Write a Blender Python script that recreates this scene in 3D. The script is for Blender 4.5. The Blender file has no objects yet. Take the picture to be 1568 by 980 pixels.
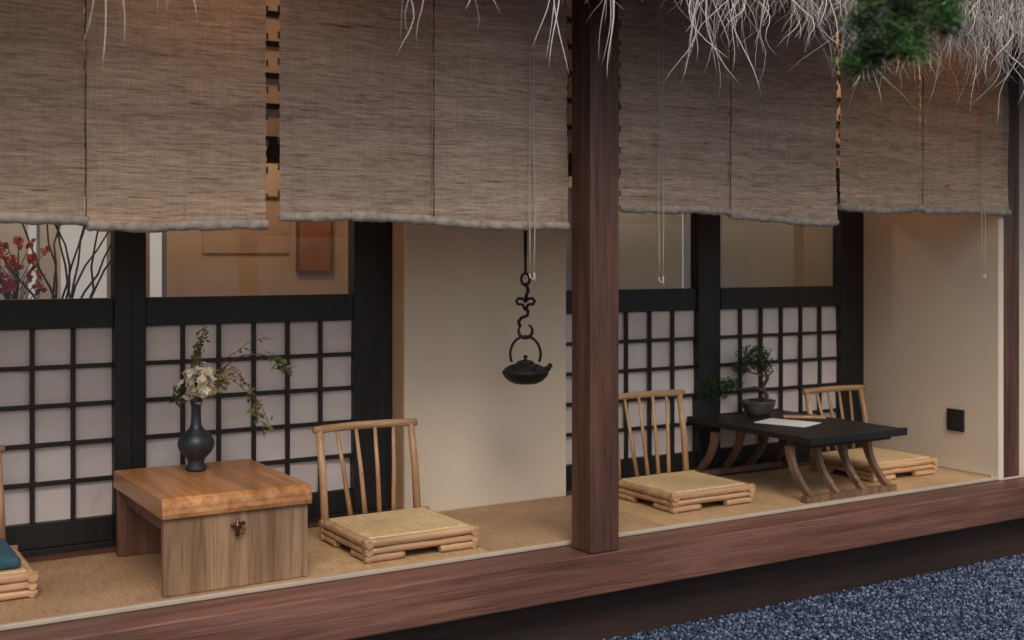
import bpy, math, random
import numpy as np
from mathutils import Vector, Matrix
random.seed(7); rng=np.random.default_rng(7)
scene=bpy.context.scene
R=random.uniform

# ---------------------------------------------------------------- materials
def newmat(name):
    m=bpy.data.materials.new(name); m.use_nodes=True
    nt=m.node_tree; b=nt.nodes['Principled BSDF']
    return m,nt,b
def coords(nt,scale=(1,1,1),rot=(0,0,0)):
    tc=nt.nodes.new('ShaderNodeTexCoord'); mp=nt.nodes.new('ShaderNodeMapping')
    mp.inputs['Scale'].default_value=scale; mp.inputs['Rotation'].default_value=rot
    nt.links.new(tc.outputs['Object'],mp.inputs['Vector']); return mp.outputs['Vector']
def noise(nt,vec,scale,detail=5,dist=0,rough=.55):
    n=nt.nodes.new('ShaderNodeTexNoise'); n.inputs['Scale'].default_value=scale
    n.inputs['Detail'].default_value=detail; n.inputs['Distortion'].default_value=dist
    n.inputs['Roughness'].default_value=rough
    nt.links.new(vec,n.inputs['Vector']); return n.outputs['Fac']
def ramp(nt,fac,stops):
    r=nt.nodes.new('ShaderNodeValToRGB'); e=r.color_ramp.elements
    e[0].position=stops[0][0]; e[0].color=(*stops[0][1],1)
    e[1].position=stops[-1][0]; e[1].color=(*stops[-1][1],1)
    for p,c in stops[1:-1]:
        x=e.new(p); x.color=(*c,1)
    nt.links.new(fac,r.inputs['Fac']); return r.outputs['Color']
def mix(nt,a,b,fac=.5,mode='MULTIPLY'):
    m=nt.nodes.new('ShaderNodeMix'); m.data_type='RGBA'; m.blend_type=mode
    m.inputs[0].default_value=fac
    for s,v in ((6,a),(7,b)):
        if isinstance(v,tuple): m.inputs[s].default_value=(*v,1)
        else: nt.links.new(v,m.inputs[s])
    return m.outputs[2]
def bump(nt,b,fac,strength,dist=.01):
    n=nt.nodes.new('ShaderNodeBump'); n.inputs['Strength'].default_value=strength
    n.inputs['Distance'].default_value=dist
    nt.links.new(fac,n.inputs['Height']); nt.links.new(n.outputs['Normal'],b.inputs['Normal']); return n.outputs['Normal']
def wood(name,dark,light,axis='X',freq=22,rough=.5,bs=.25,fine=.35):
    m,nt,b=newmat(name); s=[freq]*3; s['XYZ'.index(axis)]=freq*.055
    v=coords(nt,tuple(s)); f=noise(nt,v,1,7,.8)
    s2=[3.]*3; s2['XYZ'.index(axis)]=.7
    g=noise(nt,coords(nt,tuple(s2)),1,3)
    mid=tuple((a+c)/2 for a,c in zip(dark,light))
    c=ramp(nt,f,[(.3,dark),(.5,mid),(.68,light)])
    c2=ramp(nt,g,[(.3,(.62,.6,.6)),(.7,(1.1,1.08,1.05))])
    s3=[150.]*3; s3['XYZ'.index(axis)]=5; h=noise(nt,coords(nt,tuple(s3)),1,3)
    c=mix(nt,c,ramp(nt,h,[(.33,(1-fine,)*3),(.55,(1,1,1))]),1)      # pores
    nt.links.new(mix(nt,c,c2,1),b.inputs['Base Color']); b.inputs['Roughness'].default_value=rough
    bump(nt,b,h,bs,.004)
    return m
def plain(name,c1,c2,scale=8,rough=.7,bs=.1,metal=0,bscale=None,spec=None):
    m,nt,b=newmat(name); v=coords(nt)
    f=noise(nt,v,scale,6); nt.links.new(ramp(nt,f,[(.3,c1),(.7,c2)]),b.inputs['Base Color'])
    b.inputs['Roughness'].default_value=rough; b.inputs['Metallic'].default_value=metal
    if spec is not None: b.inputs['Specular IOR Level'].default_value=spec
    if bs: bump(nt,b,noise(nt,v,bscale or scale*6,4),bs,.005)
    return m
def attrmat(name,rough=.8,trans=0.,spec=.3):
    m,nt,b=newmat(name); a=nt.nodes.new('ShaderNodeAttribute'); a.attribute_name='Col'
    nt.links.new(a.outputs['Color'],b.inputs['Base Color']); b.inputs['Roughness'].default_value=rough
    b.inputs['Specular IOR Level'].default_value=spec
    if trans:
        t=nt.nodes.new('ShaderNodeBsdfTranslucent'); nt.links.new(a.outputs['Color'],t.inputs['Color'])
        ms=nt.nodes.new('ShaderNodeMixShader'); ms.inputs[0].default_value=trans
        nt.links.new(b.outputs[0],ms.inputs[1]); nt.links.new(t.outputs[0],ms.inputs[2])
        nt.links.new(ms.outputs[0],nt.nodes['Material Output'].inputs['Surface'])
    return m

M={}
M['blackwood']=wood('black_lacquered_wood',(.007,.007,.008),(.018,.017,.017),'Z',20,.5,.2)
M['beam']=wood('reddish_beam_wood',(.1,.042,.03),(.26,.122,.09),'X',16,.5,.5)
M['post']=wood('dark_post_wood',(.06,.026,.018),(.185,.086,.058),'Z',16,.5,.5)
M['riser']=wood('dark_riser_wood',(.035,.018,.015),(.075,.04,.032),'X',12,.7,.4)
M['floorwood']=wood('red_floor_boards',(.09,.035,.022),(.2,.09,.055),'X',16,.45,.2)
M['ceil']=wood('ceiling_wood',(.05,.03,.02),(.12,.07,.045),'X',14,.6,.2)
M['top']=wood('honey_wood_top',(.3,.11,.035),(.64,.315,.12),'Y',16,.28,.08,.25)
M['slab']=wood('pale_wood_slab',(.2,.115,.06),(.46,.3,.18),'Z',20,.45,.25,.3)
M['inner']=wood('inner_wood',(.14,.06,.035),(.27,.13,.08),'Z',18,.5,.2)
M['chair']=wood('light_chair_wood',(.42,.24,.12),(.68,.45,.26),'X',26,.4,.15,.25)
M['chairz']=wood('light_chair_spindle_wood',(.39,.22,.115),(.64,.41,.24),'Z',26,.4,.15,.25)
M['legs']=wood('brown_leg_wood',(.13,.072,.045),(.31,.185,.12),'Z',26,.4,.15)
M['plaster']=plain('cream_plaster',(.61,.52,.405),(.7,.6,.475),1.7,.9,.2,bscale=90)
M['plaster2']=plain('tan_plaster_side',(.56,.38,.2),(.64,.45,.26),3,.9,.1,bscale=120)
M['iwall']=plain('interior_wall',(.46,.35,.24),(.54,.42,.3),2,.9,.05)
M['iwall2']=plain('interior_grey_wall',(.5,.46,.4),(.56,.52,.45),2,.9,.05)
M['iwall3']=plain('interior_pale_wall',(.6,.57,.52),(.68,.65,.6),2,.9,.05)
M['iron']=plain('cast_iron',(.008,.008,.01),(.022,.022,.025),40,.55,.5,.5,bscale=160)
M['vase']=plain('dark_glazed_ceramic',(.014,.016,.022),(.03,.033,.042),14,.4,.15)
M['pot']=plain('bonsai_pot_ceramic',(.05,.045,.045),(.1,.09,.085),20,.6,.3)
M['brass']=plain('aged_bronze',(.1,.055,.03),(.2,.11,.06),40,.4,.1,.8)
M['cushion']=plain('blue_cushion_fabric',(.02,.06,.1),(.04,.1,.15),30,.9,.3)
M['cloth']=plain('blind_roll_cloth',(.28,.23,.19),(.52,.44,.37),34,.9,.8)
M['cord']=plain('pale_cord',(.5,.44,.36),(.6,.54,.45),60,.9,0)
M['dcord']=plain('dark_cord',(.09,.06,.045),(.15,.105,.085),60,.9,0)
M['bark']=plain('bark',(.04,.028,.02),(.12,.08,.055),25,.9,.8)
M['twig']=plain('twig',(.07,.04,.025),(.15,.09,.05),25,.9,.3)
M['white']=plain('white_paper',(.72,.72,.7),(.8,.8,.78),5,.8,0)
M['blackplastic']=plain('black_plastic',(.012,.012,.012),(.02,.02,.02),5,.45,0)
M['redpaint']=plain('red_print',(.26,.1,.06),(.34,.15,.09),9,.8,0)
M['redflower']=plain('red_flower',(.4,.03,.04),(.55,.08,.08),9,.8,0)
M['orange']=plain('faded_terracotta_cloth',(.43,.29,.2),(.5,.35,.24),6,.8,0)
M['trim']=plain('tatami_rail',(.4,.34,.27),(.48,.41,.33),9,.6,.1)
M['leaf']=attrmat('foliage',.65,.3)
M['stone']=attrmat('gravel_stones',.75,0,.4)
M['straw']=attrmat('thatch_straw',.8,.15,.3)
M['petal']=attrmat('flowers',.7,.3)
# woven hemp blind
m,nt,b=newmat('woven_hemp')
st=noise(nt,coords(nt,(13,13,170)),1,5,.3,.66)         # coarse weft threads
fi=noise(nt,coords(nt,(40,40,520)),1,3,.1)             # fine weft
sl=noise(nt,coords(nt,(8,8,105)),1,3,.3)               # slubs
wp=noise(nt,coords(nt,(230,3,5)),1,2)                  # warp, faint
lg=noise(nt,coords(nt,(1.6,1.6,22)),1,4)
c=ramp(nt,st,[(.25,(.33,.26,.21)),(.4,(.58,.485,.405)),(.56,(.75,.655,.565)),(.75,(.86,.77,.68))])
c=mix(nt,c,ramp(nt,fi,[(.3,(.78,.76,.74)),(.65,(1.06,1.06,1.06))]),1)
c=mix(nt,c,ramp(nt,sl,[(.27,(.42,.36,.32)),(.37,(.88,.86,.84)),(.6,(1,1,1)),(.72,(1.14,1.12,1.1))]),1)
c=mix(nt,c,ramp(nt,wp,[(.35,(.9,.89,.88)),(.6,(1.03,1.03,1.03))]),1)
c=mix(nt,c,ramp(nt,lg,[(.3,(.8,.78,.76)),(.7,(1.1,1.1,1.08))]),1)
a=nt.nodes.new('ShaderNodeAttribute'); a.attribute_name='Col'; c=mix(nt,c,a.outputs['Color'],1)
nt.links.new(c,b.inputs['Base Color']); b.inputs['Roughness'].default_value=.9; b.inputs['Specular IOR Level'].default_value=.15
bump(nt,b,st,.8,.005)
t=nt.nodes.new('ShaderNodeBsdfTranslucent'); nt.links.new(c,t.inputs['Color'])
ms=nt.nodes.new('ShaderNodeMixShader'); ms.inputs[0].default_value=.22
nt.links.new(b.outputs[0],ms.inputs[1]); nt.links.new(t.outputs[0],ms.inputs[2])
nt.links.new(ms.outputs[0],nt.nodes['Material Output'].inputs['Surface']); M['blind']=m
# shoji paper
m,nt,b=newmat('shoji_paper'); v=coords(nt)
nt.links.new(ramp(nt,noise(nt,v,3.2,3),[(.3,(.63,.56,.53)),(.7,(.75,.68,.645))]),b.inputs['Base Color'])
b.inputs['Roughness'].default_value=.75; bump(nt,b,noise(nt,v,7,1,.3),.6,.03); M['paper']=m
# tatami
def tatami(name,a,c,d1=(150,11,14),sp=.3):
    m,nt,b=newmat(name)
    f=noise(nt,coords(nt,d1),1,5); g=noise(nt,coords(nt),2.4,4)
    h=noise(nt,coords(nt,(14,300,14)),1,2); k=noise(nt,coords(nt,(120,120,120)),1,3)
    col=ramp(nt,f,[(.3,a),(.7,c)]); col=mix(nt,col,ramp(nt,g,[(.3,(.74,.69,.64)),(.7,(1.08,1.04,1))]),1)
    col=mix(nt,col,ramp(nt,k,[(.32,(1-sp,1-sp,1-sp)),(.5,(1,1,1)),(.68,(1.12,1.12,1.12))]),1)
    nt.links.new(col,b.inputs['Base Color']); b.inputs['Roughness'].default_value=.5
    mm=nt.nodes.new('ShaderNodeMath'); mm.operation='ADD'; nt.links.new(k,mm.inputs[0]); nt.links.new(h,mm.inputs[1])
    bump(nt,b,mm.outputs[0],.5,.004); return m
M['tatami']=tatami('tatami',(.4,.26,.14),(.66,.47,.27))
M['tatami2']=tatami('darker_tatami',(.31,.19,.11),(.52,.35,.21))  # darker, redder tone for some of the mats
M['pad']=tatami('woven_seat_pad',(.54,.4,.21),(.78,.62,.37),sp=.2)
# gravel ground
m,nt,b=newmat('gravel_ground'); v=coords(nt)
vo=nt.nodes.new('ShaderNodeTexVoronoi'); vo.inputs['Scale'].default_value=80; nt.links.new(v,vo.inputs['Vector'])
c=ramp(nt,noise(nt,v,60,3),[(.3,(.022,.034,.065)),(.7,(.09,.125,.21))])
nt.links.new(c,b.inputs['Base Color']); b.inputs['Roughness'].default_value=.8; bump(nt,b,vo.outputs['Distance'],1,.02); M['gravel']=m
# thatch
m,nt,b=newmat('thatch'); f=noise(nt,coords(nt,(120,8,8)),1,5)
nt.links.new(ramp(nt,f,[(.3,(.08,.06,.045)),(.7,(.3,.25,.2))]),b.inputs['Base Color']); b.inputs['Roughness'].default_value=.9
bump(nt,b,f,1,.03); M['thatch']=m
# glass
m=bpy.data.materials.new('window_glass'); m.use_nodes=True; nt=m.node_tree; nt.nodes.clear()
o=nt.nodes.new('ShaderNodeOutputMaterial'); t=nt.nodes.new('ShaderNodeBsdfTransparent'); t.inputs[0].default_value=(.93,.93,.93,1)
g=nt.nodes.new('ShaderNodeBsdfGlossy'); g.inputs['Roughness'].default_value=.02
ms=nt.nodes.new('ShaderNodeMixShader'); ms.inputs[0].default_value=.12; nt.links.new(t.outputs[0],ms.inputs[1]); nt.links.new(g.outputs[0],ms.inputs[2]); nt.links.new(ms.outputs[0],o.inputs[0]); M['glass']=m
def emis(name,col,s):
    m,nt,b=newmat(name); b.inputs['Base Color'].default_value=(*col,1); b.inputs['Emission Color'].default_value=(*col,1); b.inputs['Emission Strength'].default_value=s; return m
M['lamp']=emis('lamp_shade_paper',(1,.62,.3),1.0)

# ---------------------------------------------------------------- mesh builder
class MB:
    def __init__(s): s.v=[];s.f=[];s.mi=[];s.sm=[];s.c=[];s.mats=[]
    def m(s,k):
        if k not in s.mats: s.mats.append(k)
        return s.mats.index(k)
    def face(s,idx,mi,sm=False): s.f.append(idx); s.mi.append(mi); s.sm.append(sm)
    def box(s,x0,x1,y0,y1,z0,z1,k,mat=None):
        b=len(s.v); P=[Vector(p) for p in [(x0,y0,z0),(x1,y0,z0),(x1,y1,z0),(x0,y1,z0),(x0,y0,z1),(x1,y0,z1),(x1,y1,z1),(x0,y1,z1)]]
        if mat: P=[mat@p for p in P]
        s.v+=[tuple(p) for p in P]; mi=s.m(k)
        for q in [(0,3,2,1),(4,5,6,7),(0,1,5,4),(1,2,6,5),(2,3,7,6),(3,0,4,7)]: s.face([b+i for i in q],mi)
    def tube(s,pts,rad,k,n=8,col=None,sq=1.):
        pts=[Vector(p) for p in pts]; N=len(pts)
        if not hasattr(rad,'__len__'): rad=[rad]*N
        mi=s.m(k); b=len(s.v); up=None
        for i,p in enumerate(pts):
            t=(pts[min(i+1,N-1)]-pts[max(i-1,0)])
            if t.length<1e-9: t=Vector((0,0,1))
            t.normalize()
            if up is None:
                up=Vector((0,1,0)) if abs(t.y)<.9 else Vector((1,0,0))
            a=up-t*up.dot(t)
            if a.length<1e-6: a=t.orthogonal()
            a.normalize(); up=a; c=t.cross(a)
            for j in range(n):
                an=2*math.pi*j/n
                s.v.append(tuple(p+a*math.cos(an)*rad[i]*sq+c*math.sin(an)*rad[i]))
        for i in range(N-1):
            for j in range(n):
                s.face([b+i*n+j,b+i*n+(j+1)%n,b+(i+1)*n+(j+1)%n,b+(i+1)*n+j],mi,True)
        s.face([b+j for j in range(n)][::-1],mi); s.face([b+(N-1)*n+j for j in range(n)],mi)
    def lathe(s,c,prof,k,n=32,sx=1,sy=1):
        mi=s.m(k); b=len(s.v)
        for r,z in prof:
            for j in range(n):
                an=2*math.pi*j/n; s.v.append((c[0]+r*sx*math.cos(an),c[1]+r*sy*math.sin(an),c[2]+z))
        for i in range(len(prof)-1):
            for j in range(n): s.face([b+i*n+j,b+i*n+(j+1)%n,b+(i+1)*n+(j+1)%n,b+(i+1)*n+j],mi,True)
        s.face([b+j for j in range(n)][::-1],mi); s.face([b+(len(prof)-1)*n+j for j in range(n)],mi)
    def poly(s,pts,k,cols=None):
        b=len(s.v); s.v+= [tuple(p) for p in pts]; s.face(list(range(b,b+len(pts))),s.m(k))
        while len(s.c)<b: s.c.append((.5,.5,.5))
        s.c+=[cols or (.5,.5,.5)]*len(pts)
    def build(s,name,loc=(0,0,0),parent=None,bev=0,seg=2):
        me=bpy.data.meshes.new(name)
        me.from_pydata([(x-loc[0],y-loc[1],z-loc[2]) for x,y,z in s.v],[],s.f)
        for k in s.mats: me.materials.append(M[k])
        me.polygons.foreach_set('material_index',s.mi); me.polygons.foreach_set('use_smooth',s.sm)
        if s.c:
            while len(s.c)<len(s.v): s.c.append((.5,.5,.5))
            a=me.color_attributes.new('Col','FLOAT_COLOR','POINT')
            arr=np.ones((len(s.v),4),dtype=np.float32); arr[:,:3]=np.array(s.c,dtype=np.float32)
            a.data.foreach_set('color',arr.ravel())
        me.update(); ob=bpy.data.objects.new(name,me); scene.collection.objects.link(ob); ob.location=loc
        if parent:
            ob.parent=parent; ob.location=Vector(loc)-parent.location
        if bev:
            md=ob.modifiers.new('bevel','BEVEL'); md.width=bev; md.segments=seg; md.limit_method='ANGLE'; md.angle_limit=math.radians(50)
        return ob
def empty(name,loc=(0,0,0)):
    e=bpy.data.objects.new(name,None); e.location=loc; scene.collection.objects.link(e); e.empty_display_size=.2; return e

# ---------------------------------------------------------------- ground
b=MB(); b.box(-150,150,-150,200,-.9,-.43,'gravel'); b.build('ground')
b=MB(); b.box(-6,22,11,11.2,-.43,1.9,'iwall3'); b.box(-6,22,10.9,11.3,1.901,2.0,'post'); b.build('bright_backdrop_wall')  # pale wall added behind the house to brighten the back-wall gaps
def stones(name,n,x0,x1,y0,y1,z):
    base=np.array([[1,0,0],[-1,0,0],[0,1,0],[0,-1,0],[0,0,1],[0,0,-1]],float)
    fc=np.array([[0,2,4],[2,1,4],[1,3,4],[3,0,4],[2,0,5],[1,2,5],[3,1,5],[0,3,5]])
    P=np.stack([rng.uniform(x0,x1,n),rng.uniform(y0,y1,n),z+rng.uniform(0,.012,n)],1)
    S=rng.uniform(.004,.012,(n,1,1))*rng.uniform(.6,1.3,(n,6,1))
    q=rng.normal(size=(n,4)); q/=np.linalg.norm(q,axis=1,keepdims=True)
    w,x,y,zz=q.T
    Rm=np.stack([1-2*(y*y+zz*zz),2*(x*y-zz*w),2*(x*zz+y*w),2*(x*y+zz*w),1-2*(x*x+zz*zz),2*(y*zz-x*w),2*(x*zz-y*w),2*(y*zz+x*w),1-2*(x*x+y*y)],1).reshape(n,3,3)
    V=np.einsum('nij,kj->nki',Rm,base)*S+P[:,None,:]
    F=(fc[None]+6*np.arange(n)[:,None,None]).reshape(-1,3)
    me=bpy.data.meshes.new(name); me.vertices.add(n*6); me.vertices.foreach_set('co',V.reshape(-1).astype(np.float32))
    me.loops.add(len(F)*3); me.loops.foreach_set('vertex_index',F.reshape(-1).astype(np.int32))
    me.polygons.add(len(F)); me.polygons.foreach_set('loop_start',(np.arange(len(F))*3).astype(np.int32)); 
    me.update(calc_edges=True); me.validate()
    a=me.color_attributes.new('Col','FLOAT_COLOR','POINT')
    t=rng.uniform(0,1,n)[:,None]**2.6
    col=(np.array([.015,.024,.052])*(1-t)+np.array([.23,.3,.45])*t)
    C=np.ones((n,6,4),np.float32); C[:,:,:3]=col[:,None,:]
    a.data.foreach_set('color',C.ravel()); me.materials.append(M['stone'])
    ob=bpy.data.objects.new(name,me); scene.collection.objects.link(ob)
stones('gravel',95000,1.8,8.0,2.5,4.02,-.43)

# ---------------------------------------------------------------- teahouse
H=empty('tea_house',(2.5,4.5,-.43))
DX0,DX1=-1.5,9.0
b=MB(); b.box(DX0,DX1,3.86,4.036,-.175,-.012,'beam'); b.build('front_beam',parent=H,bev=.006)
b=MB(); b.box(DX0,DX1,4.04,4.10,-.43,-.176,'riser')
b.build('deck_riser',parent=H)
b=MB(); b.box(DX0,5.5,4.037,5.3,-.12,-.012,'floorwood')
b.build('deck',parent=H)
b=MB(); b.box(DX0,5.498,4.04,4.062,-.0115,.004,'trim'); b.build('tatami_rail',parent=H,bev=.003)
b=MB()
for x0,x1,y1,k in [(-1.5,1.4,4.84,'tatami2'),(1.4015,2.398,4.84,'tatami'),(2.401,3.284,4.846,'tatami2'),(3.287,5.496,4.84,'tatami')]:
    b.box(x0,x1,4.064,y1,-.011,.0,k)
b.build('tatami_mat',parent=H,bev=.0015)
b=MB(); b.box(DX0,2.398,4.845,4.949,-.011,-.003,'floorwood'); b.box(3.29,5.496,4.845,4.949,-.011,-.003,'floorwood'); b.build('back_boards',parent=H)
b=MB(); b.box(2.733,2.873,3.864,4.0,-.011,2.75,'post'); b.build('post',parent=H,bev=.006)
b=MB(); b.box(5.545,5.70,4.06,4.2,-.011,2.75,'post'); b.build('corner_post',parent=H,bev=.006)
b=MB(); b.box(-1.15,-1.0,3.864,4.0,-.011,2.75,'post'); b.build('side_post',parent=H,bev=.006)
b=MB()
b.box(2.404,3.284,4.85,5.15,-.011,2.6,'plaster'); b.build('plaster_pier',parent=H,bev=.004)
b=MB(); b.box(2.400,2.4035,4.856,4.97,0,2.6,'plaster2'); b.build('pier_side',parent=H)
b=MB(); b.box(5.50,5.542,4.045,5.2,-.011,2.6,'plaster'); b.build('end_wall',parent=H)
b=MB(); b.box(5.5421,9,4.25,4.4,-.43,2.75,'plaster'); b.build('side_wall',parent=H)
b=MB(); b.box(5.478,5.499,4.07,4.94,0.001,.012,'trim'); b.build('base_trim',parent=H)
b=MB(); b.box(DX0,5.5,3.9,5.2,2.6,2.64,'ceil'); b.box(DX0,9,3.87,4.0,2.751,2.9,'post'); b.build('ceiling',parent=H)

def doors(name,xs_stiles,panels,x0,x1):
    b=MB(); Y0,Y1=4.965,5.035
    b.box(x0,x1,Y0-.015,Y1+.02,-.011,.02,'blackwood')
    b.box(x0,x1,Y0-.012,Y1+.02,1.58,1.69,'blackwood')
    b.box(x0,x1,Y0-.012,Y1+.02,2.5,2.6,'blackwood')
    for a,c,dy in xs_stiles: b.box(a,c,Y0+dy,Y1+dy,.0205,1.5795,'blackwood')
    for a,c in panels:
        b.box(a,c,Y0+.006,Y1-.006,.0205,.118,'blackwood'); b.box(a,c,Y0+.006,Y1-.006,.882,1.0,'blackwood')
        n=6; w=(c-a)/n
        for i in range(1,n): b.box(a+w*i-.0085,a+w*i+.0085,Y0+.014,Y0+.034,.118,.882,'blackwood')
        for j in range(1,5):
            z=.118+(.764)*j/5; b.box(a,c,Y0+.012,Y0+.032,z-.0085,z+.0085,'blackwood')
    for j in range(1,6):
        z=1.69+.81*j/6+R(-.004,.004); b.box(x0,x1,Y0+.01,Y0+.03,z-.012,z+.012,'blackwood')
    k=x0
    while k<x1: b.box(k,k+.02,Y0+.031,Y0+.05,1.69,2.5,'blackwood'); k+=.31
    b.build(name,parent=H,bev=.002,seg=1)
    p=MB()
    for a,c in panels:
        w=(c-a)/6
        for i in range(6):
            for j in range(5):
                za=.118+.764*j/5; xa=a+w*i; t=R(-.007,.007); u=R(-.007,.007)
                p.poly([(xa,5.004+t,za),(xa+w,5.004-t,za),(xa+w,5.004-t+u,za+.1528),(xa,5.004+t+u,za+.1528)],'paper')
        p.box(a,c,5.02,5.026,.118,.882,'paper')
    p.c=[]
    p.box(x0,x1,5.016,5.02,1.69,2.5,'paper')
    p.build(name+'_paper',parent=H)
    g=MB()
    for a,c in panels: g.poly([(a,5.006,1.001),(c,5.006,1.001),(c,5.006,1.579),(a,5.006,1.579)],'glass')
    g.c=[]; g.build(name+'_glass',parent=H)
doors('lattice_doors_west',[(.13,.228,0),(1.152,1.218,-.01),(1.2185,1.284,.012),(2.208,2.3985,.0)],[(.228,1.152),(1.284,2.208)],-1.5,2.3995)
doors('lattice_doors_east',[(3.2855,3.292,0),(4.216,4.30,-.01),(4.3005,4.39,.012),(5.311,5.499,0)],[(3.292,4.216),(4.39,5.311)],3.285,5.4995)
b=MB(); b.box(-1.5,.129,4.98,5.03,.0205,1.5795,'plaster'); b.build('west_infill',parent=H)
# interior room
b=MB(); gaps=[(.62,.7),(1.064,1.12),(1.22,1.47),(1.67,1.76),(4.33,4.39),(5.30,5.39),(5.60,5.66)]
x=-1.5
for a,c in gaps+[(9,9)]:
    k='iwall3' if x<1.4 else ('iwall' if x<3.5 else 'iwall2')
    b.box(x,a,6.4,6.5,0,2.6,k)
    if c<9: b.box(a,c,6.4,6.5,0,.86,k); b.box(a,c,6.4,6.5,1.62,2.6,k)
    x=c
b.box(3.2,3.28,5.151,6.399,0,2.6,'iwall'); b.box(-1.5,-1.45,5.06,6.399,0,2.6,'iwall'); b.box(8.9,9,5.2,6.399,0,2.6,'iwall2')
b.build('interior_walls',parent=H)
b=MB(); b.box(-1.5,9,5.301,6.5,-.12,-.012,'floorwood'); b.build('interior_floor',parent=H)
b=MB(); b.box(-1.5,9,5.201,6.5,2.6,2.64,'ceil'); b.box(1.55,1.62,6.3,6.399,0,2.6,'post'); b.box(2.86,2.9,6.36,6.399,0,2.6,'white')
b.box(2.0,2.5,6.37,6.399,.86,.9,'post'); b.box(6.35,6.6,6.3,6.399,0,2.6,'iwall'); b.build('interior_ceiling',parent=H)
# thatched roof
b=MB()
def slab(pts,x0,x1,k):
    i=len(b.v); n=len(pts)
    for x in (x0,x1):
        for y,z in pts: b.v.append((x,y,z))
    mi=b.m(k)
    for j in range(n): b.face([i+j,i+(j+1)%n,i+n+(j+1)%n,i+n+j],mi)
    b.face(list(range(i,i+n))[::-1],mi); b.face(list(range(i+n,i+2*n)),mi)
slab([(3.28,2.21),(3.36,2.19),(4.2,2.93),(5.9,3.6),(6.9,2.9),(7.0,3.1),(5.9,4.0),(3.3,2.45)],-2,9.5,'thatch')
b.build('thatched_roof',parent=H)
# hanging straw fringe
b=MB()
def strand(x,y,z,L,w,curl,col,seg=7):
    pts=[];dx=R(-1,1)*curl; dy=R(-1,1)*curl*.6; ph=R(0,6.3); am=R(.1,1)*curl*.22; fq=R(1.2,3.2)
    for i in range(seg+1):
        t=i/seg
        pts.append((x+dx*L*t**1.6+am*L*math.sin(ph+t*fq*3), y+dy*L*t**1.5+am*L*.6*math.cos(ph+t*fq*3), z-L*t*(1-.1*curl)))
    n=len(b.v); b.tube(pts,[w*(1-.75*(i/seg)**1.5) for i in range(seg+1)],'straw',4,sq=.45)
    b.c+=[col]*(len(b.v)-n)
def scol():
    k=R(.35,1.2); return (.74*k,.68*k*R(.94,1.03),.62*k*R(.88,1.05))
for i in range(5000):
    x=R(-1.5,7.0); dens=.1+ .9*max(0,min(1,(x-2.2)/1.3))
    if random.random()>dens: continue
    clump_=.5+.5*math.sin(x*9)+.4*math.sin(x*23+1)
    L=.05+random.expovariate(1/.062)*(.6+.6*clump_)
    if x>3.3: L*=1.25
    strand(x,3.3+R(-.05,.08),2.2+R(-.02,.06),min(L,.46),R(.0009,.003),R(.2,1.0),scol())
for i in range(1300):   # straw lying over the eave edge on the right
    x=R(3.2,7.2); strand(x,3.26+R(-.03,.02),2.46-R(0,.28),R(.12,.36),R(.0012,.0038),R(.25,.9),scol())
for xx,L in [(.74,.5),(.75,.54),(.92,.4),(.95,.38),(.6,.36),(1.66,.44),(1.64,.4),(2.2,.4),(2.18,.42),(2.42,.42),(2.44,.43),(.5,.38),(1.9,.26),(2.85,.3)]:
    for q in range(2): strand(xx+R(-.008,.008),3.3+R(-.02,.02),2.2,L*R(.88,1.05),R(.0018,.0036),R(.1,.35),tuple(min(.8,v*1.3) for v in scol()),10)
for i in range(190):
    x=R(2.75,6.2); strand(x,3.3+R(-.03,.03),2.2,R(.2,.47)*(.75+.25*math.sin(x*7)),R(.002,.0046),R(.15,.6),tuple(min(.8,v*1.3) for v in scol()),10)
b.build('straw_fringe',parent=H)

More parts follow.
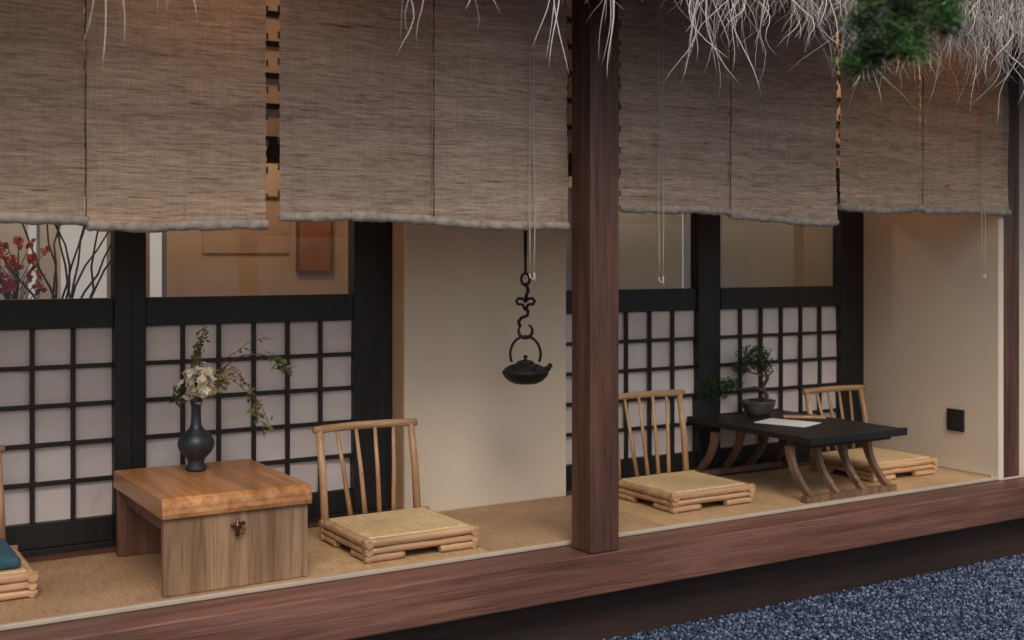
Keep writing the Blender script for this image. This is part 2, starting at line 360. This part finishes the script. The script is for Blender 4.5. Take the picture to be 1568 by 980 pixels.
# ---------------------------------------------------------------- blinds
def blind(x0,x1,zl,zr,seam,sh,tint=(1,1,1),cords=(),ztop=2.6,Y=4.03):
    E=empty('woven_blind',((x0+x1)/2,Y,(zl+zr)/2))
    b=MB(); mi=b.m('blind')
    for pi,(a,c) in enumerate(((x0,seam-.001),(seam+.001,x1))):
        nx=30; nz=110; s0=len(b.v); shade=sh[pi]
        for i in range(nz+1):
            t=i/nz; ed=[R(-.003,.003),R(-.003,.003)]
            for q in range(nx+1):
                s=q/nx; x=a+(c-a)*s+(ed[0] if q==0 else (ed[1] if q==nx else 0))
                gs=(x-x0)/(x1-x0); zend=zl+(zr-zl)*gs
                z=ztop+(zend-ztop)*t+.006*t*math.sin(x*5.1+x0*3)
                fold=.0018*math.sin(x*30+x0*9+.8*math.sin(z*3))*(.4+t)
                y=Y+.009*math.sin(x*6+x0)*t+.004*math.sin(z*11+x0*5)+fold+R(-.0003,.0003)
                b.v.append((x,y,z)); k=shade*(1+.06*math.sin(z*3+x0))
                b.c.append((k*tint[0],k*tint[1],k*tint[2]))
        for i in range(nz):
            for q in range(nx):
                w=s0+i*(nx+1)+q; b.face([w,w+nx+1,w+nx+2,w+1],mi,True)
    b.build('hemp_sheet',(0,0,0),E)
    w=MB()
    for fx in (.04,.22,.8,.97):
        x=x0+(x1-x0)*fx; w.tube([(x+R(-.001,.001),Y-.018,ztop-(ztop-zl)*j/10) for j in range(11)],.0008,'cord',4)
    w.tube([(seam+R(-.002,.002),Y-.015,ztop-(ztop-(zl+zr)/2)*j/40) for j in range(41)],[R(.0013,.0034) for _ in range(41)],'dcord',5)
    for j in range(14):
        for xx in (x0-.003,x1+.003):
            z=ztop-(ztop-min(zl,zr))*j/14; w.tube([(xx,Y-.004,z-.012),(xx,Y-.004,z+.012)],.004,'dcord',5)
    for cx,zz in cords:
        for d in (-.011,.014):
            w.tube([(cx+d*(.4+.6*j/12)+.003*math.sin(j*1.3+d*90),Y-.035,ztop-(ztop-zz)*j/12) for j in range(13)],.0023,'cord',5)
        w.tube([(cx-.011,Y-.035,zz),(cx-.007,Y-.035,zz-.016),(cx+.003,Y-.035,zz-.022),(cx+.012,Y-.035,zz-.016),(cx+.014,Y-.035,zz)],.003,'cord',6)
        w.tube([(cx+.012,Y-.035,zz+.005),(cx+.014,Y-.035,zz-.035)],[.003,.005],'cord',6)
    w.build('cords',parent=E)
    r=MB()
    def zat(x): return zl+(zr-zl)*(x-x0)/(x1-x0)
    for a,c,o in ((x0-.004,seam+.012,0),(seam+.005,x1+.006,-.009)):
        N=70; pts=[];rad=[]
        ph=R(0,6); sag=R(-.004,.006)
        for j in range(N+1):
            x=a+(c-a)*j/N
            pts.append((x,Y-.004,zat(x)+.002+o+.003*math.sin(x*11+ph)+.006*math.sin(x*5.1+x0*3)-sag*math.sin(math.pi*j/N)))
            e=min(j,N-j); rad.append((.0185+.002*math.sin(x*31+ph)+.0018*math.sin(x*77+ph)+R(-.0016,.0016))*(.7 if e==0 else 1))
        r.tube(pts,rad,'cloth',14)
    r.build('bottom_roll',parent=E)
blind(.0,1.456,1.285,1.282,.842,(.86,.98),(1.1,.96,.83))
blind(1.504,2.731,1.311,1.299,2.113,(.84,.95),(1.04,.96,.92),cords=[(2.54,1.10)])
blind(3.0,4.274,1.372,1.344,3.60,(.86,.9),(1.03,.95,.9),cords=[(3.19,1.08)])
blind(4.294,5.56,1.405,1.418,4.87,(.94,.92),(1.07,.96,.85),cords=[(5.31,1.08)])
blind(-1.45,-.05,1.285,1.282,-.7,(.85,.9))

# ---------------------------------------------------------------- wooden table with waterfall ends
E=empty('wooden_low_table',(1.378,4.44,0)); b=MB()
x0,x1,y0,y1=1.117,1.64,4.10,4.78
def extr(prof,xa,xb,k):
    i=len(b.v); n=len(prof); mi=b.m(k)
    for x in (xa,xb):
        for y,z in prof: b.v.append((x,y,z))
    for j in range(n): b.face([i+j,i+(j+1)%n,i+n+(j+1)%n,i+n+j][::-1],mi,False)
    b.face(list(range(i,i+n)),mi); b.face(list(range(i+n,i+2*n))[::-1],mi)
nose=[(y0-.012+.03*(1-math.cos(a)),.298+.038*math.sin(a)) for a in [math.pi/2*j/8 for j in range(9)]]
nose=[(y0-.014,.268),(y0-.016,.285)]+nose
tail=[(y1+.012-.03*(1-math.cos(a)),.298+.038*math.sin(a)) for a in [math.pi/2*j/8 for j in range(8,-1,-1)]]+[(y1+.012,.268)]
extr(nose+tail+[(y1-.03,.266),(y0+.03,.266)],x0-.008,x1+.012,'top')
b.build('table_top',parent=E,bev=.004)
b=MB(); b.box(x0,x1,y0,y0+.035,.001,.2665,'slab'); b.build('front_leg',parent=E,bev=.004)
b=MB(); b.box(x0,x1,y1-.035,y1,.001,.2655,'inner'); b.box(x0+.03,x0+.06,y0+.036,y1-.036,.2,.265,'inner'); b.box(x1-.06,x1-.03,y0+.036,y1-.036,.2,.265,'inner')
b.build('back_leg',parent=E,bev=.003)
b=MB(); b.tube([(1.372,y0-.012,.246),(1.372,y0-.012,.185)],[.005,.008],'brass',8); b.tube([(1.35,y0-.01,.222),(1.4,y0-.01,.228)],.006,'brass',8)
b.lathe((1.372,y0-.01,.22),[(.004,-.014),(.013,-.006),(.013,.006),(.004,.014)],'brass',12); b.tube([(1.386,y0-.014,.222),(1.398,y0-.016,.205),(1.388,y0-.016,.19),(1.378,y0-.015,.2)],.0035,'brass',6)
b.build('latch',parent=E)

# ---------------------------------------------------------------- floor chairs
def chair(x0,y0,cushion=False,zt=.455,w=.485,d=.45):
    E=empty('floor_chair',(x0+w/2,y0+d/2,0)); x1=x0+w; y1=y0+d
    b=MB(); b.box(x0+.022,x1-.022,y0+.022,y1-.022,.052,.094,'pad'); b.build('seat_pad',parent=E,bev=.009,seg=3)
    b=MB()
    def bar(p,q,r,k='chair'):
        N=8; p=Vector(p);q=Vector(q)
        b.tube([p.lerp(q,j/N)+Vector((0,0,R(-.0012,.0012))) for j in range(N+1)],[r*R(.93,1.07) for _ in range(N+1)],k,12)
    for z,r,e in ((.074,.0165,.008),(.044,.014,.004)):
        bar((x0-e,y0+.012,z),(x1+e,y0+.012,z),r); bar((x0-e,y1-.012,z),(x1+e,y1-.012,z),r)
        bar((x0+.012,y0-e,z-.003),(x0+.012,y1+e,z-.003),r); bar((x1-.012,y0-e,z-.003),(x1-.012,y1+e,z-.003),r)
    for (ax,bx) in ((x0-.004,x0+.165),(x1-.165,x1+.004)):
        for yy in (y0+.012,y1-.012): bar((ax,yy,.0155),(bx,yy,.0155),.0145)
    for yy0,yy1 in ((y0,y0+.15),(y1-.15,y1)):
        for xx in (x0+.012,x1-.012): bar((xx,yy0,.0155),(xx,yy1,.0155),.014)
    for xx in (x0+.16,x1-.16): bar((xx,y0+.03,.03),(xx,y1-.03,.03),.012)
    yb=y1-.012; yt=y1+.03; xr0=x0-.022; xr1=x1-.03
    b.tube([(xr0+(xr1-xr0)*j/10,yt-.004+.012*math.sin(math.pi*j/10),zt+.004*math.sin(math.pi*j/10)) for j in range(11)],[.0145]+[.0165*R(.95,1.05) for _ in range(9)]+[.0145],'chair',12,sq=.85)
    b.build('frame',parent=E)
    b=MB()
    for xb,xt in ((x0+.015,xr0+.028),(x1-.045,xr1-.026)):
        b.tube([(xb,yb,.05),(xb*.5+xt*.5,yb+.012,.26),(xt,yt,zt-.005)],[.017,.0155,.015],'chairz',12)
    for i in range(4):
        f=(i+1)/5; xb=x0+w*(.13+.68*f); xt=xr0+.02+(xr1-xr0-.04)*f
        b.tube([(xb,yb,.085),(xb*.5+xt*.5,yb+.018,.27),(xt,yt+.004,zt-.004)],[.0115,.01,.008],'chairz',8,sq=.8)
    b.build('backrest',parent=E)
    if cushion:
        b=MB(); b.box(x0+.04,x1-.04,y0+.04,y1-.06,.095,.135,'cushion'); b.build('cushion',parent=E,bev=.018,seg=4)
chair(1.895,4.15,zt=.452); chair(3.455,4.235,zt=.48); chair(4.82,4.285,zt=.425); chair(.262,4.335,True,zt=.447)

# ---------------------------------------------------------------- black low table
E=empty('black_low_table',(4.47,4.52,0)); b=MB()
b.box(4.14,4.80,4.07,4.945,.283,.31,'blackwood'); b.box(4.17,4.77,4.13,4.15,.25,.2825,'blackwood'); b.box(4.17,4.77,4.87,4.89,.25,.2825,'blackwood')
b.box(4.135,4.805,4.055,4.0695,.277,.316,'blackwood'); b.box(4.135,4.805,4.9455,4.96,.277,.316,'blackwood')
b.build('table_top',parent=E,bev=.004)
b=MB()
for s,yf,yt in ((1,4.105,4.235),(-1,4.905,4.775)):
    b.box(4.14,4.76,yf-.02,yf+.02,.001,.03,'legs')
    for i in range(4):
        x=4.175+i*.178; N=9
        pts=[(x,yf+(yt-yf)*(1-(1-j/N)**2.0),.03+.222*(j/N)) for j in range(N+1)]
        for j in range(N):
            p,q=pts[j],pts[j+1]; n=len(b.v)
            for (xx,yy,zz) in (p,q):
                wd=.0165+.006*abs(2*((zz-.03)/.222)-1)
                b.v+= [(xx-.014,yy-wd,zz),(xx+.014,yy-wd,zz),(xx+.014,yy+wd,zz),(xx-.014,yy+wd,zz)]
            mi=b.m('legs')
            for f in ((0,1,5,4),(1,2,6,5),(2,3,7,6),(3,0,4,7)): b.face([n+k for k in f],mi,False)
b.box(4.44,4.47,4.2,4.81,.235,.262,'legs')
b.build('legs',parent=E)
b=MB(); 
Rm=Matrix.Translation((4.44,4.52,0))@Matrix.Rotation(.35,4,'Z')
b.box(-.1,.1,-.14,.14,.3105,.3135,'white',Rm); b.build('paper_sheet',(0,0,0))
b=MB(); b.box(-.03,.03,-.11,.11,.3105,.321,'chair',Matrix.Translation((4.66,4.62,0))@Matrix.Rotation(.9,4,'Z')); b.build('wooden_tray',bev=.003)
b=MB(); b.box(5.487,5.4995,4.255,4.365,.215,.335,'blackplastic'); b.box(5.482,5.4868,4.285,4.335,.235,.315,'blackplastic'); b.build('wall_outlet',(5.49,4.31,.275),bev=.003)

# ---------------------------------------------------------------- vase with flowers
V=(1.378,4.6,.336); E=empty('flower_vase',V)
b=MB(); b.lathe(V,[(.034,0),(.04,.004),(.041,.012),(.03,.03),(.036,.05),(.058,.07),(.068,.092),(.07,.108),(.065,.125),(.048,.147),(.028,.163),(.021,.18),(.0185,.21),(.0185,.245),(.022,.265),(.027,.278),(.024,.279),(.015,.262),(.013,.22)],'vase',40)
b.build('vase',parent=E)
b=MB(); top=Vector((1.378,4.6,.61))
right=Vector((.853,-.5225,0))
def leafat(p,s,c,asp=.5):
    d=Vector((R(-1,1),R(-1,1),R(-1,1))).normalized(); e=d.orthogonal().normalized(); e=(Matrix.Rotation(R(0,6.28),3,d)@e)
    k=R(.7,1.25); b.poly([p,p+d*s*.5+e*s*asp*.5,p+d*s,p+d*s*.5-e*s*asp*.5],'leaf',(c[0]*k,c[1]*k,c[2]*k))
def spray(end,r,n,droop=.0,cols=((.2,.13,.05),(.13,.15,.04),(.3,.24,.09)),ls=.02,lo=.35):
    P=[]; 
    for j in range(12):
        t=j/11; p=top.lerp(end,t)+Vector((R(-.006,.006),R(-.006,.006),droop*math.sin(math.pi*t)+R(-.006,.006))); P.append(p)
    b.tube(P,[r*(1-.6*j/11) for j in range(12)],'twig',5)
    for q in range(n):
        t=R(lo,1)**.8; i=min(int(t*11),10); p=P[i].lerp(P[i+1],R(0,1))+Vector((R(-1,1),R(-1,1),R(-1,1)))*.014
        leafat(p,ls*R(.6,1.3),random.choice(cols))
U=lambda du,dz,dy=0: top+right*du+Vector((0,dy,dz))
rd=((.3,.17,.08),(.34,.24,.12),(.2,.17,.07)); gr=((.1,.14,.04),(.16,.19,.07),(.26,.24,.1))
spray(U(.03,.29),.0035,50,.01,gr,ls=.024); spray(U(.01,.2,.03),.0025,40,0,rd,.03,.55)
spray(U(.34,.14),.0035,24,.1,gr,lo=.5,ls=.024); spray(U(.36,.11,-.02),.002,46,.12,gr,lo=.8,ls=.03); spray(U(.29,.24,-.03),.0022,16,.07)
spray(U(.28,-.09),.0034,24,.16,gr,ls=.024); spray(U(.27,-.11),.002,50,.14,gr,lo=.72,ls=.03); spray(U(.22,.05,.05),.002,14,.08,rd,.026); spray(U(-.08,.0),.002,44,.04,((.05,.09,.03),(.08,.12,.04)),.034)
spray(U(.16,.09,-.05),.002,20,.03,((.4,.28,.13),(.36,.22,.09)),.036); spray(U(.08,.07,-.08),.002,20,.02,((.06,.1,.03),(.2,.2,.1)),.03)
b.build('twigs',parent=E)
b=MB()
cc=top+Vector((.012,-.03,.065))
for q in range(115):
    d=Vector((random.gauss(0,1),random.gauss(0,1),random.gauss(0,.95))).normalized(); p=cc+d*R(.035,.08)
    k=R(.85,1.1); colr=random.choice([(.82,.8,.7),(.78,.73,.56),(.85,.84,.8),(.74,.67,.46)])
    n0=(d+Vector((R(-.3,.3),R(-.3,.3),R(-.1,.4)))).normalized(); a=n0.orthogonal().normalized(); c2=n0.cross(a)
    for pt in range(7):
        an=pt*2*math.pi/7+R(-.2,.2); dv=(a*math.cos(an)+c2*math.sin(an)); s=R(.014,.021); sd=n0.cross(dv)
        b.poly([p,p+dv*s*.55+sd*s*.38+n0*s*.2,p+dv*s+n0*s*R(.1,.6),p+dv*s*.55-sd*s*.38+n0*s*.2],'petal',tuple(x*k for x in colr))
for q in range(60):
    d=Vector((random.gauss(0,1),random.gauss(0,1),random.gauss(0,1))).normalized(); p=cc+d*R(.01,.045)-Vector((0,0,.03)); s=R(.016,.03); e=d.orthogonal().normalized()
    b.poly([p,p+d*s*.5+e*s*.25,p+d*s,p+d*s*.5-e*s*.25],'petal',(.1*R(.6,1.4),.12,.04))
b.build('blossoms',parent=E)

# ---------------------------------------------------------------- bonsai
P0=Vector((4.53,4.83,.3105)); E=empty('bonsai',P0); b=MB()
b.lathe(P0,[(.06,0),(.065,.004),(.08,.02),(.095,.05),(.1,.068),(.104,.074),(.1,.08),(.09,.078),(.088,.066)],'pot',32,1,.8); b.build('pot',parent=E)
b=MB(); 
def limb(pts,r0,r1): 
    N=len(pts); b.tube(pts,[r0+(r1-r0)*i/(N-1) for i in range(N)],'bark',8)
def q3(du,dz,dy=0): return P0+right*du+Vector((0,dy,dz))
limb([q3(.02,.06),q3(.045,.1),q3(.03,.15,.01),q3(.05,.2),q3(.03,.25),q3(0,.3),q3(-.02,.33)],.016,.005)
limb([q3(.035,.13),q3(-.02,.15),q3(-.08,.14),q3(-.15,.15),q3(-.22,.13)],.009,.003)
limb([q3(.045,.21),q3(-.04,.23),q3(-.09,.24)],.006,.002); limb([q3(.04,.2),q3(.08,.24),q3(.06,.27)],.006,.002)
def clump(c,rx,ry,rz,n,ls=.012,base=(.05,.095,.034)):
    for i in range(n):
        d=Vector((random.gauss(0,1),random.gauss(0,1),random.gauss(0,1))).normalized()*R(.25,1)**.5
        wob=1+.35*math.sin(d.x*7+c.x*20)*math.sin(d.z*6+d.y*5)
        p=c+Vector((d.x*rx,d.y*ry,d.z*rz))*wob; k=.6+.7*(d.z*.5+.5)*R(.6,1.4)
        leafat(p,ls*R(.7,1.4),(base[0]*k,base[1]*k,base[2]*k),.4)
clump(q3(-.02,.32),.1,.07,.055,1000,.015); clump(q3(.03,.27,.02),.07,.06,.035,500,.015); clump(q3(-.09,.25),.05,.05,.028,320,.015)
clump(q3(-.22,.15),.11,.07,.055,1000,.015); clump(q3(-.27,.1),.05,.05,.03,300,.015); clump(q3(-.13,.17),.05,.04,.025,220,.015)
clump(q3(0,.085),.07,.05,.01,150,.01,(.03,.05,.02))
b.build('crown',parent=E)

# ---------------------------------------------------------------- hanging kettle
K=Vector((2.765,4.40,0)); E=empty('hanging_kettle',(K.x,K.y,.62)); b=MB()
b.lathe((K.x,K.y,.615),[(.035,0),(.05,.002),(.075,.014),(.095,.034),(.1,.045),(.103,.05),(.1,.055),(.088,.07),(.065,.082),(.045,.088),(.04,.089),(.039,.094),(.03,.1),(.012,.105),(.006,.107),(.006,.111),(.011,.117),(.008,.124),(.002,.126)],'iron',40)
b.tube([K+right*.075+Vector((0,0,.672)),K+right*.1+Vector((0,0,.683)),K+right*.112+Vector((0,0,.702))],[.016,.012,.009],'iron',10)
b.build('kettle_body',parent=E)
b=MB()
pts=[]
for j in range(25):
    a=math.pi*(-.14+1.28*j/24); pts.append(K+right*.066*math.cos(a)+Vector((0,0,.744+.078*math.sin(a))))
b.tube(pts,.0062,'iron',8)
b.tube([K+right*.03*math.cos(a)+Vector((0,.0,.845+.03*math.sin(a))) for a in [2.2+ (5.2)*j/20 for j in range(21)]],[.004+.004*math.sin(math.pi*j/20) for j in range(21)],'iron',8)
b.tube([K+right*x+Vector((0,0,z)) for x,z in [(-.024,.866),(-.03,.885),(-.018,.902),(.008,.912),(.012,.93),(.0,.945)]],.008,'iron',8)
b.tube([K+right*x+Vector((0,0,z)) for x,z in [(.0,.935),(-.012,.96),(-.034,.962),(-.04,.975),(-.03,.987),(-.012,.985),(0,.972),(.012,.985),(.03,.987),(.04,.975),(.034,.962),(.012,.96),(0,.935)]],.007,'iron',8)
b.tube([K+right*x+Vector((0,0,z)) for x,z in [(0,.975),(.004,1.0),(.012,1.02),(.006,1.04),(.0,1.055)]],.008,'iron',8)
b.tube([K+right*.018*math.cos(a)+Vector((0,0,1.07+.026*math.sin(a))) for a in [2*math.pi*j/18 for j in range(19)]],.0062,'iron',8)
b.tube([K+Vector((0,0,1.095)),K+Vector((0,0,1.16)),K+Vector((0,0,1.18)),K+Vector((0,0,2.6))],[.006,.006,.008,.009],'iron',8)
b.build('hook_and_rod',parent=E)

# ---------------------------------------------------------------- interior objects
b=MB(); b.box(2.486,2.70,6.375,6.3985,1.08,1.5,'inner'); b.box(2.498,2.688,6.37,6.3745,1.092,1.488,'redpaint'); b.build('wall_painting',(2.59,6.39,1.08))
b=MB(); b.box(1.95,2.44,6.388,6.3985,1.19,1.5,'orange'); b.tube([(1.93,6.38,1.5),(2.46,6.38,1.5)],.008,'inner',8); b.build('wall_hanging',(2.2,6.39,1.0))
E=empty('branch_arrangement',(1.12,5.7,0)); b=MB()
b.lathe((1.12,5.7,0),[(.1,0),(.14,.1),(.16,.35),(.12,.6),(.06,.75),(.07,.8)],'vase',24); b.build('floor_vase',parent=E)
b=MB(); 
for i in range(12):
    p=Vector((1.12,5.7,.75)); pts=[p]; d=Vector((R(-.35,.25),R(-.3,.3),1.2)).normalized()
    for j in range(9): d=(d+Vector((R(-.45,.45),R(-.3,.3),R(-.1,.25)))).normalized(); p=p+d*.1; pts.append(p)
    b.tube(pts,[.007-.0005*j for j in range(10)],'bark',5)
b.build('branches',parent=E)
b=MB(); b.lathe((.88,5.6,0),[(.08,0),(.12,.3),(.1,.7),(.06,.9),(.07,.96)],'inner',20)
for i in range(34): 
    p=Vector((.88+R(-.13,.13),5.6+R(-.08,.08),1.02+R(0,.22))); b.tube([(.88,5.6,.9),tuple((Vector((.88,5.6,.9))+p)/2+Vector((R(-.03,.03),0,.03))),tuple(p)],.002,'twig',4)
    for q in range(7):
        dd=Vector((R(-1,1),R(-1,1),R(-1,1))).normalized()*R(.015,.032); e=dd.orthogonal()*.5; b.poly([p,p+dd*.6+e,p+dd*1.2,p+dd*.6-e],'redflower')
b.c=[]; b.build('red_flowers',(.88,5.6,0))

def lamp(x,y,z,pw,col,r=.06):
    E=empty('ceiling_or_fill_lamp',(x,y,z)); b=MB(); b.lathe((x,y,z),[(.03,-.005),(.075,.01),(.085,.05),(.075,.09),(.03,.1)],'lamp',20); b.tube([(x,y,z+.1),(x,y,2.6)],.004,'iron',6)
    b.build('lamp_shade',parent=E)
    l=bpy.data.lights.new('lamp_light','POINT'); l.energy=pw; l.color=col; l.shadow_soft_size=r
    o=bpy.data.objects.new('lamp_light',l); scene.collection.objects.link(o); o.parent=E; o.location=(0,0,-.09)
warm=(1,.54,.27)
lamp(1.25,4.5,2.35,7,warm); lamp(5.05,4.6,2.35,5,warm); lamp(2.1,5.8,2.2,13,(1,.68,.43)); lamp(1.0,5.8,2.2,15,(1,.92,.82)); lamp(4.6,5.8,2.2,9,(1,.88,.7)); lamp(6.3,5.7,2.2,8,(1,.85,.68))  # neutral left-room lamp and far-right lamp are unseen fills added to brighten windows

# ---------------------------------------------------------------- pine tree in the foreground (branch enters top right)
T=Vector((3.1,1.1,-.43)); E=empty('pine_tree',T); b=MB()
b.tube([T,T+Vector((.03,.02,.8)),T+Vector((-.05,.05,1.6)),T+Vector((.04,0,2.4)),T+Vector((0,.05,3.4))],[.11,.09,.075,.06,.02],'bark',12)
tips=[]
def br(a,c,r):
    a=Vector(a);c=Vector(c); P=[a.lerp(c,j/6)+Vector((R(-.02,.02),R(-.02,.02),R(-.02,.02)+.05*math.sin(math.pi*j/6))) for j in range(7)]
    b.tube(P,[r*(1-.75*j/6) for j in range(7)],'bark',7); return P
P=br((3.07,1.14,2.4),(2.05,1.76,1.74),.022)
C0=Vector((2.03,1.74,1.645))
tips+= [C0+right*du+Vector((0,dy,dz)) for du,dy,dz in [(-.06,0,-.035),(-.05,.03,.02),(-.01,0,.0),(.03,.02,.03),(.07,-.02,.03),(.01,0,.06),(.1,0,.07),(-.05,.0,.06),(-.02,.03,-.05),(.05,.02,-.02),(.06,0,.09),(-.075,.02,-.065),(.1,.0,.02),(.02,0,-.035),(.12,.02,.09)]]
for a,c in [((3.1,1.1,1.9),(3.9,.6,2.1)),((3.1,1.1,2.2),(2.6,.5,2.5)),((3.1,1.12,2.5),(2.6,1.7,2.7)),((3.1,1.1,2.7),(3.7,1.5,2.9)),((3.1,1.1,1.7),(3.6,.3,1.8)),((3.1,1.1,3.0),(3.1,1.1,3.3))]:
    P=br(a,c,.02); tips+=[P[-1],P[-2],P[-3]+Vector((R(-.1,.1),R(-.1,.1),.05)),P[-1]+Vector((R(-.1,.1),R(-.1,.1),.08))]
for tp in tips:
    kk=R(.4,1.6)
    for i in range(420):
        o=tp+Vector((random.gauss(0,.018),random.gauss(0,.018),random.gauss(0,.014))); d=Vector((random.gauss(0,1),random.gauss(0,1),random.gauss(.3,1))).normalized(); L=R(.02,.055); e=d.orthogonal().normalized()*.0018
        k=kk*R(.5,1.6)*(.8+.4*d.z); b.poly([o-e,o+e,o+d*L],'leaf',(.085*k,.18*k,.055*k))
b.build('trunk_and_needles',parent=E)
b=MB(); c0=Vector((6.0,3.9,-.22))
for i in range(9): p=Vector((6.05+R(-.1,.1),3.9,-.43)); b.tube([p,p+Vector((R(-.1,.1),R(-.1,.1),.2)),p+Vector((R(-.2,.2),R(-.15,.15),.36))],[.006,.004,.002],'bark',5)
for i in range(7): clump(c0+Vector((R(-.16,.25),R(-.12,.15),R(-.12,.16))),.1,.1,.07,260,.03,(.03,.05,.022))
b.build('shrub',(6.0,3.9,-.43))

# ---------------------------------------------------------------- light, sky, camera
w=bpy.data.worlds.new('World'); scene.world=w; w.use_nodes=True; nt=w.node_tree
sky=nt.nodes.new('ShaderNodeTexSky'); sky.sky_type='NISHITA'; sky.sun_disc=False
el=math.radians(50); az=math.radians(200)
sky.sun_elevation=el; sky.sun_rotation=az; sky.air_density=1.1; sky.dust_density=4
nt.links.new(sky.outputs[0],nt.nodes['Background'].inputs[0]); nt.nodes['Background'].inputs[1].default_value=.12
S=bpy.data.lights.new('sun','SUN'); S.energy=1.4; S.angle=math.radians(30); S.color=(1,.91,.8)
so=bpy.data.objects.new('sun',S); scene.collection.objects.link(so)
d=Vector((math.sin(az)*math.cos(el),math.cos(az)*math.cos(el),math.sin(el)))
so.rotation_euler=d.to_track_quat('Z','Y').to_euler(); so.location=d*20
cam=bpy.data.cameras.new('camera'); co=bpy.data.objects.new('camera',cam); scene.collection.objects.link(co)
co.location=(0,0,1.16); co.rotation_euler=(math.radians(90),0,math.radians(-31.5))
cam.sensor_width=36; cam.lens=41.97; cam.shift_y=-94/1568; cam.clip_start=.05; cam.clip_end=1000
cam.dof.use_dof=True; cam.dof.focus_distance=4.9; cam.dof.aperture_fstop=2.8
scene.camera=co
scene.view_settings.view_transform='Standard'; scene.view_settings.look='None'; scene.view_settings.exposure=0
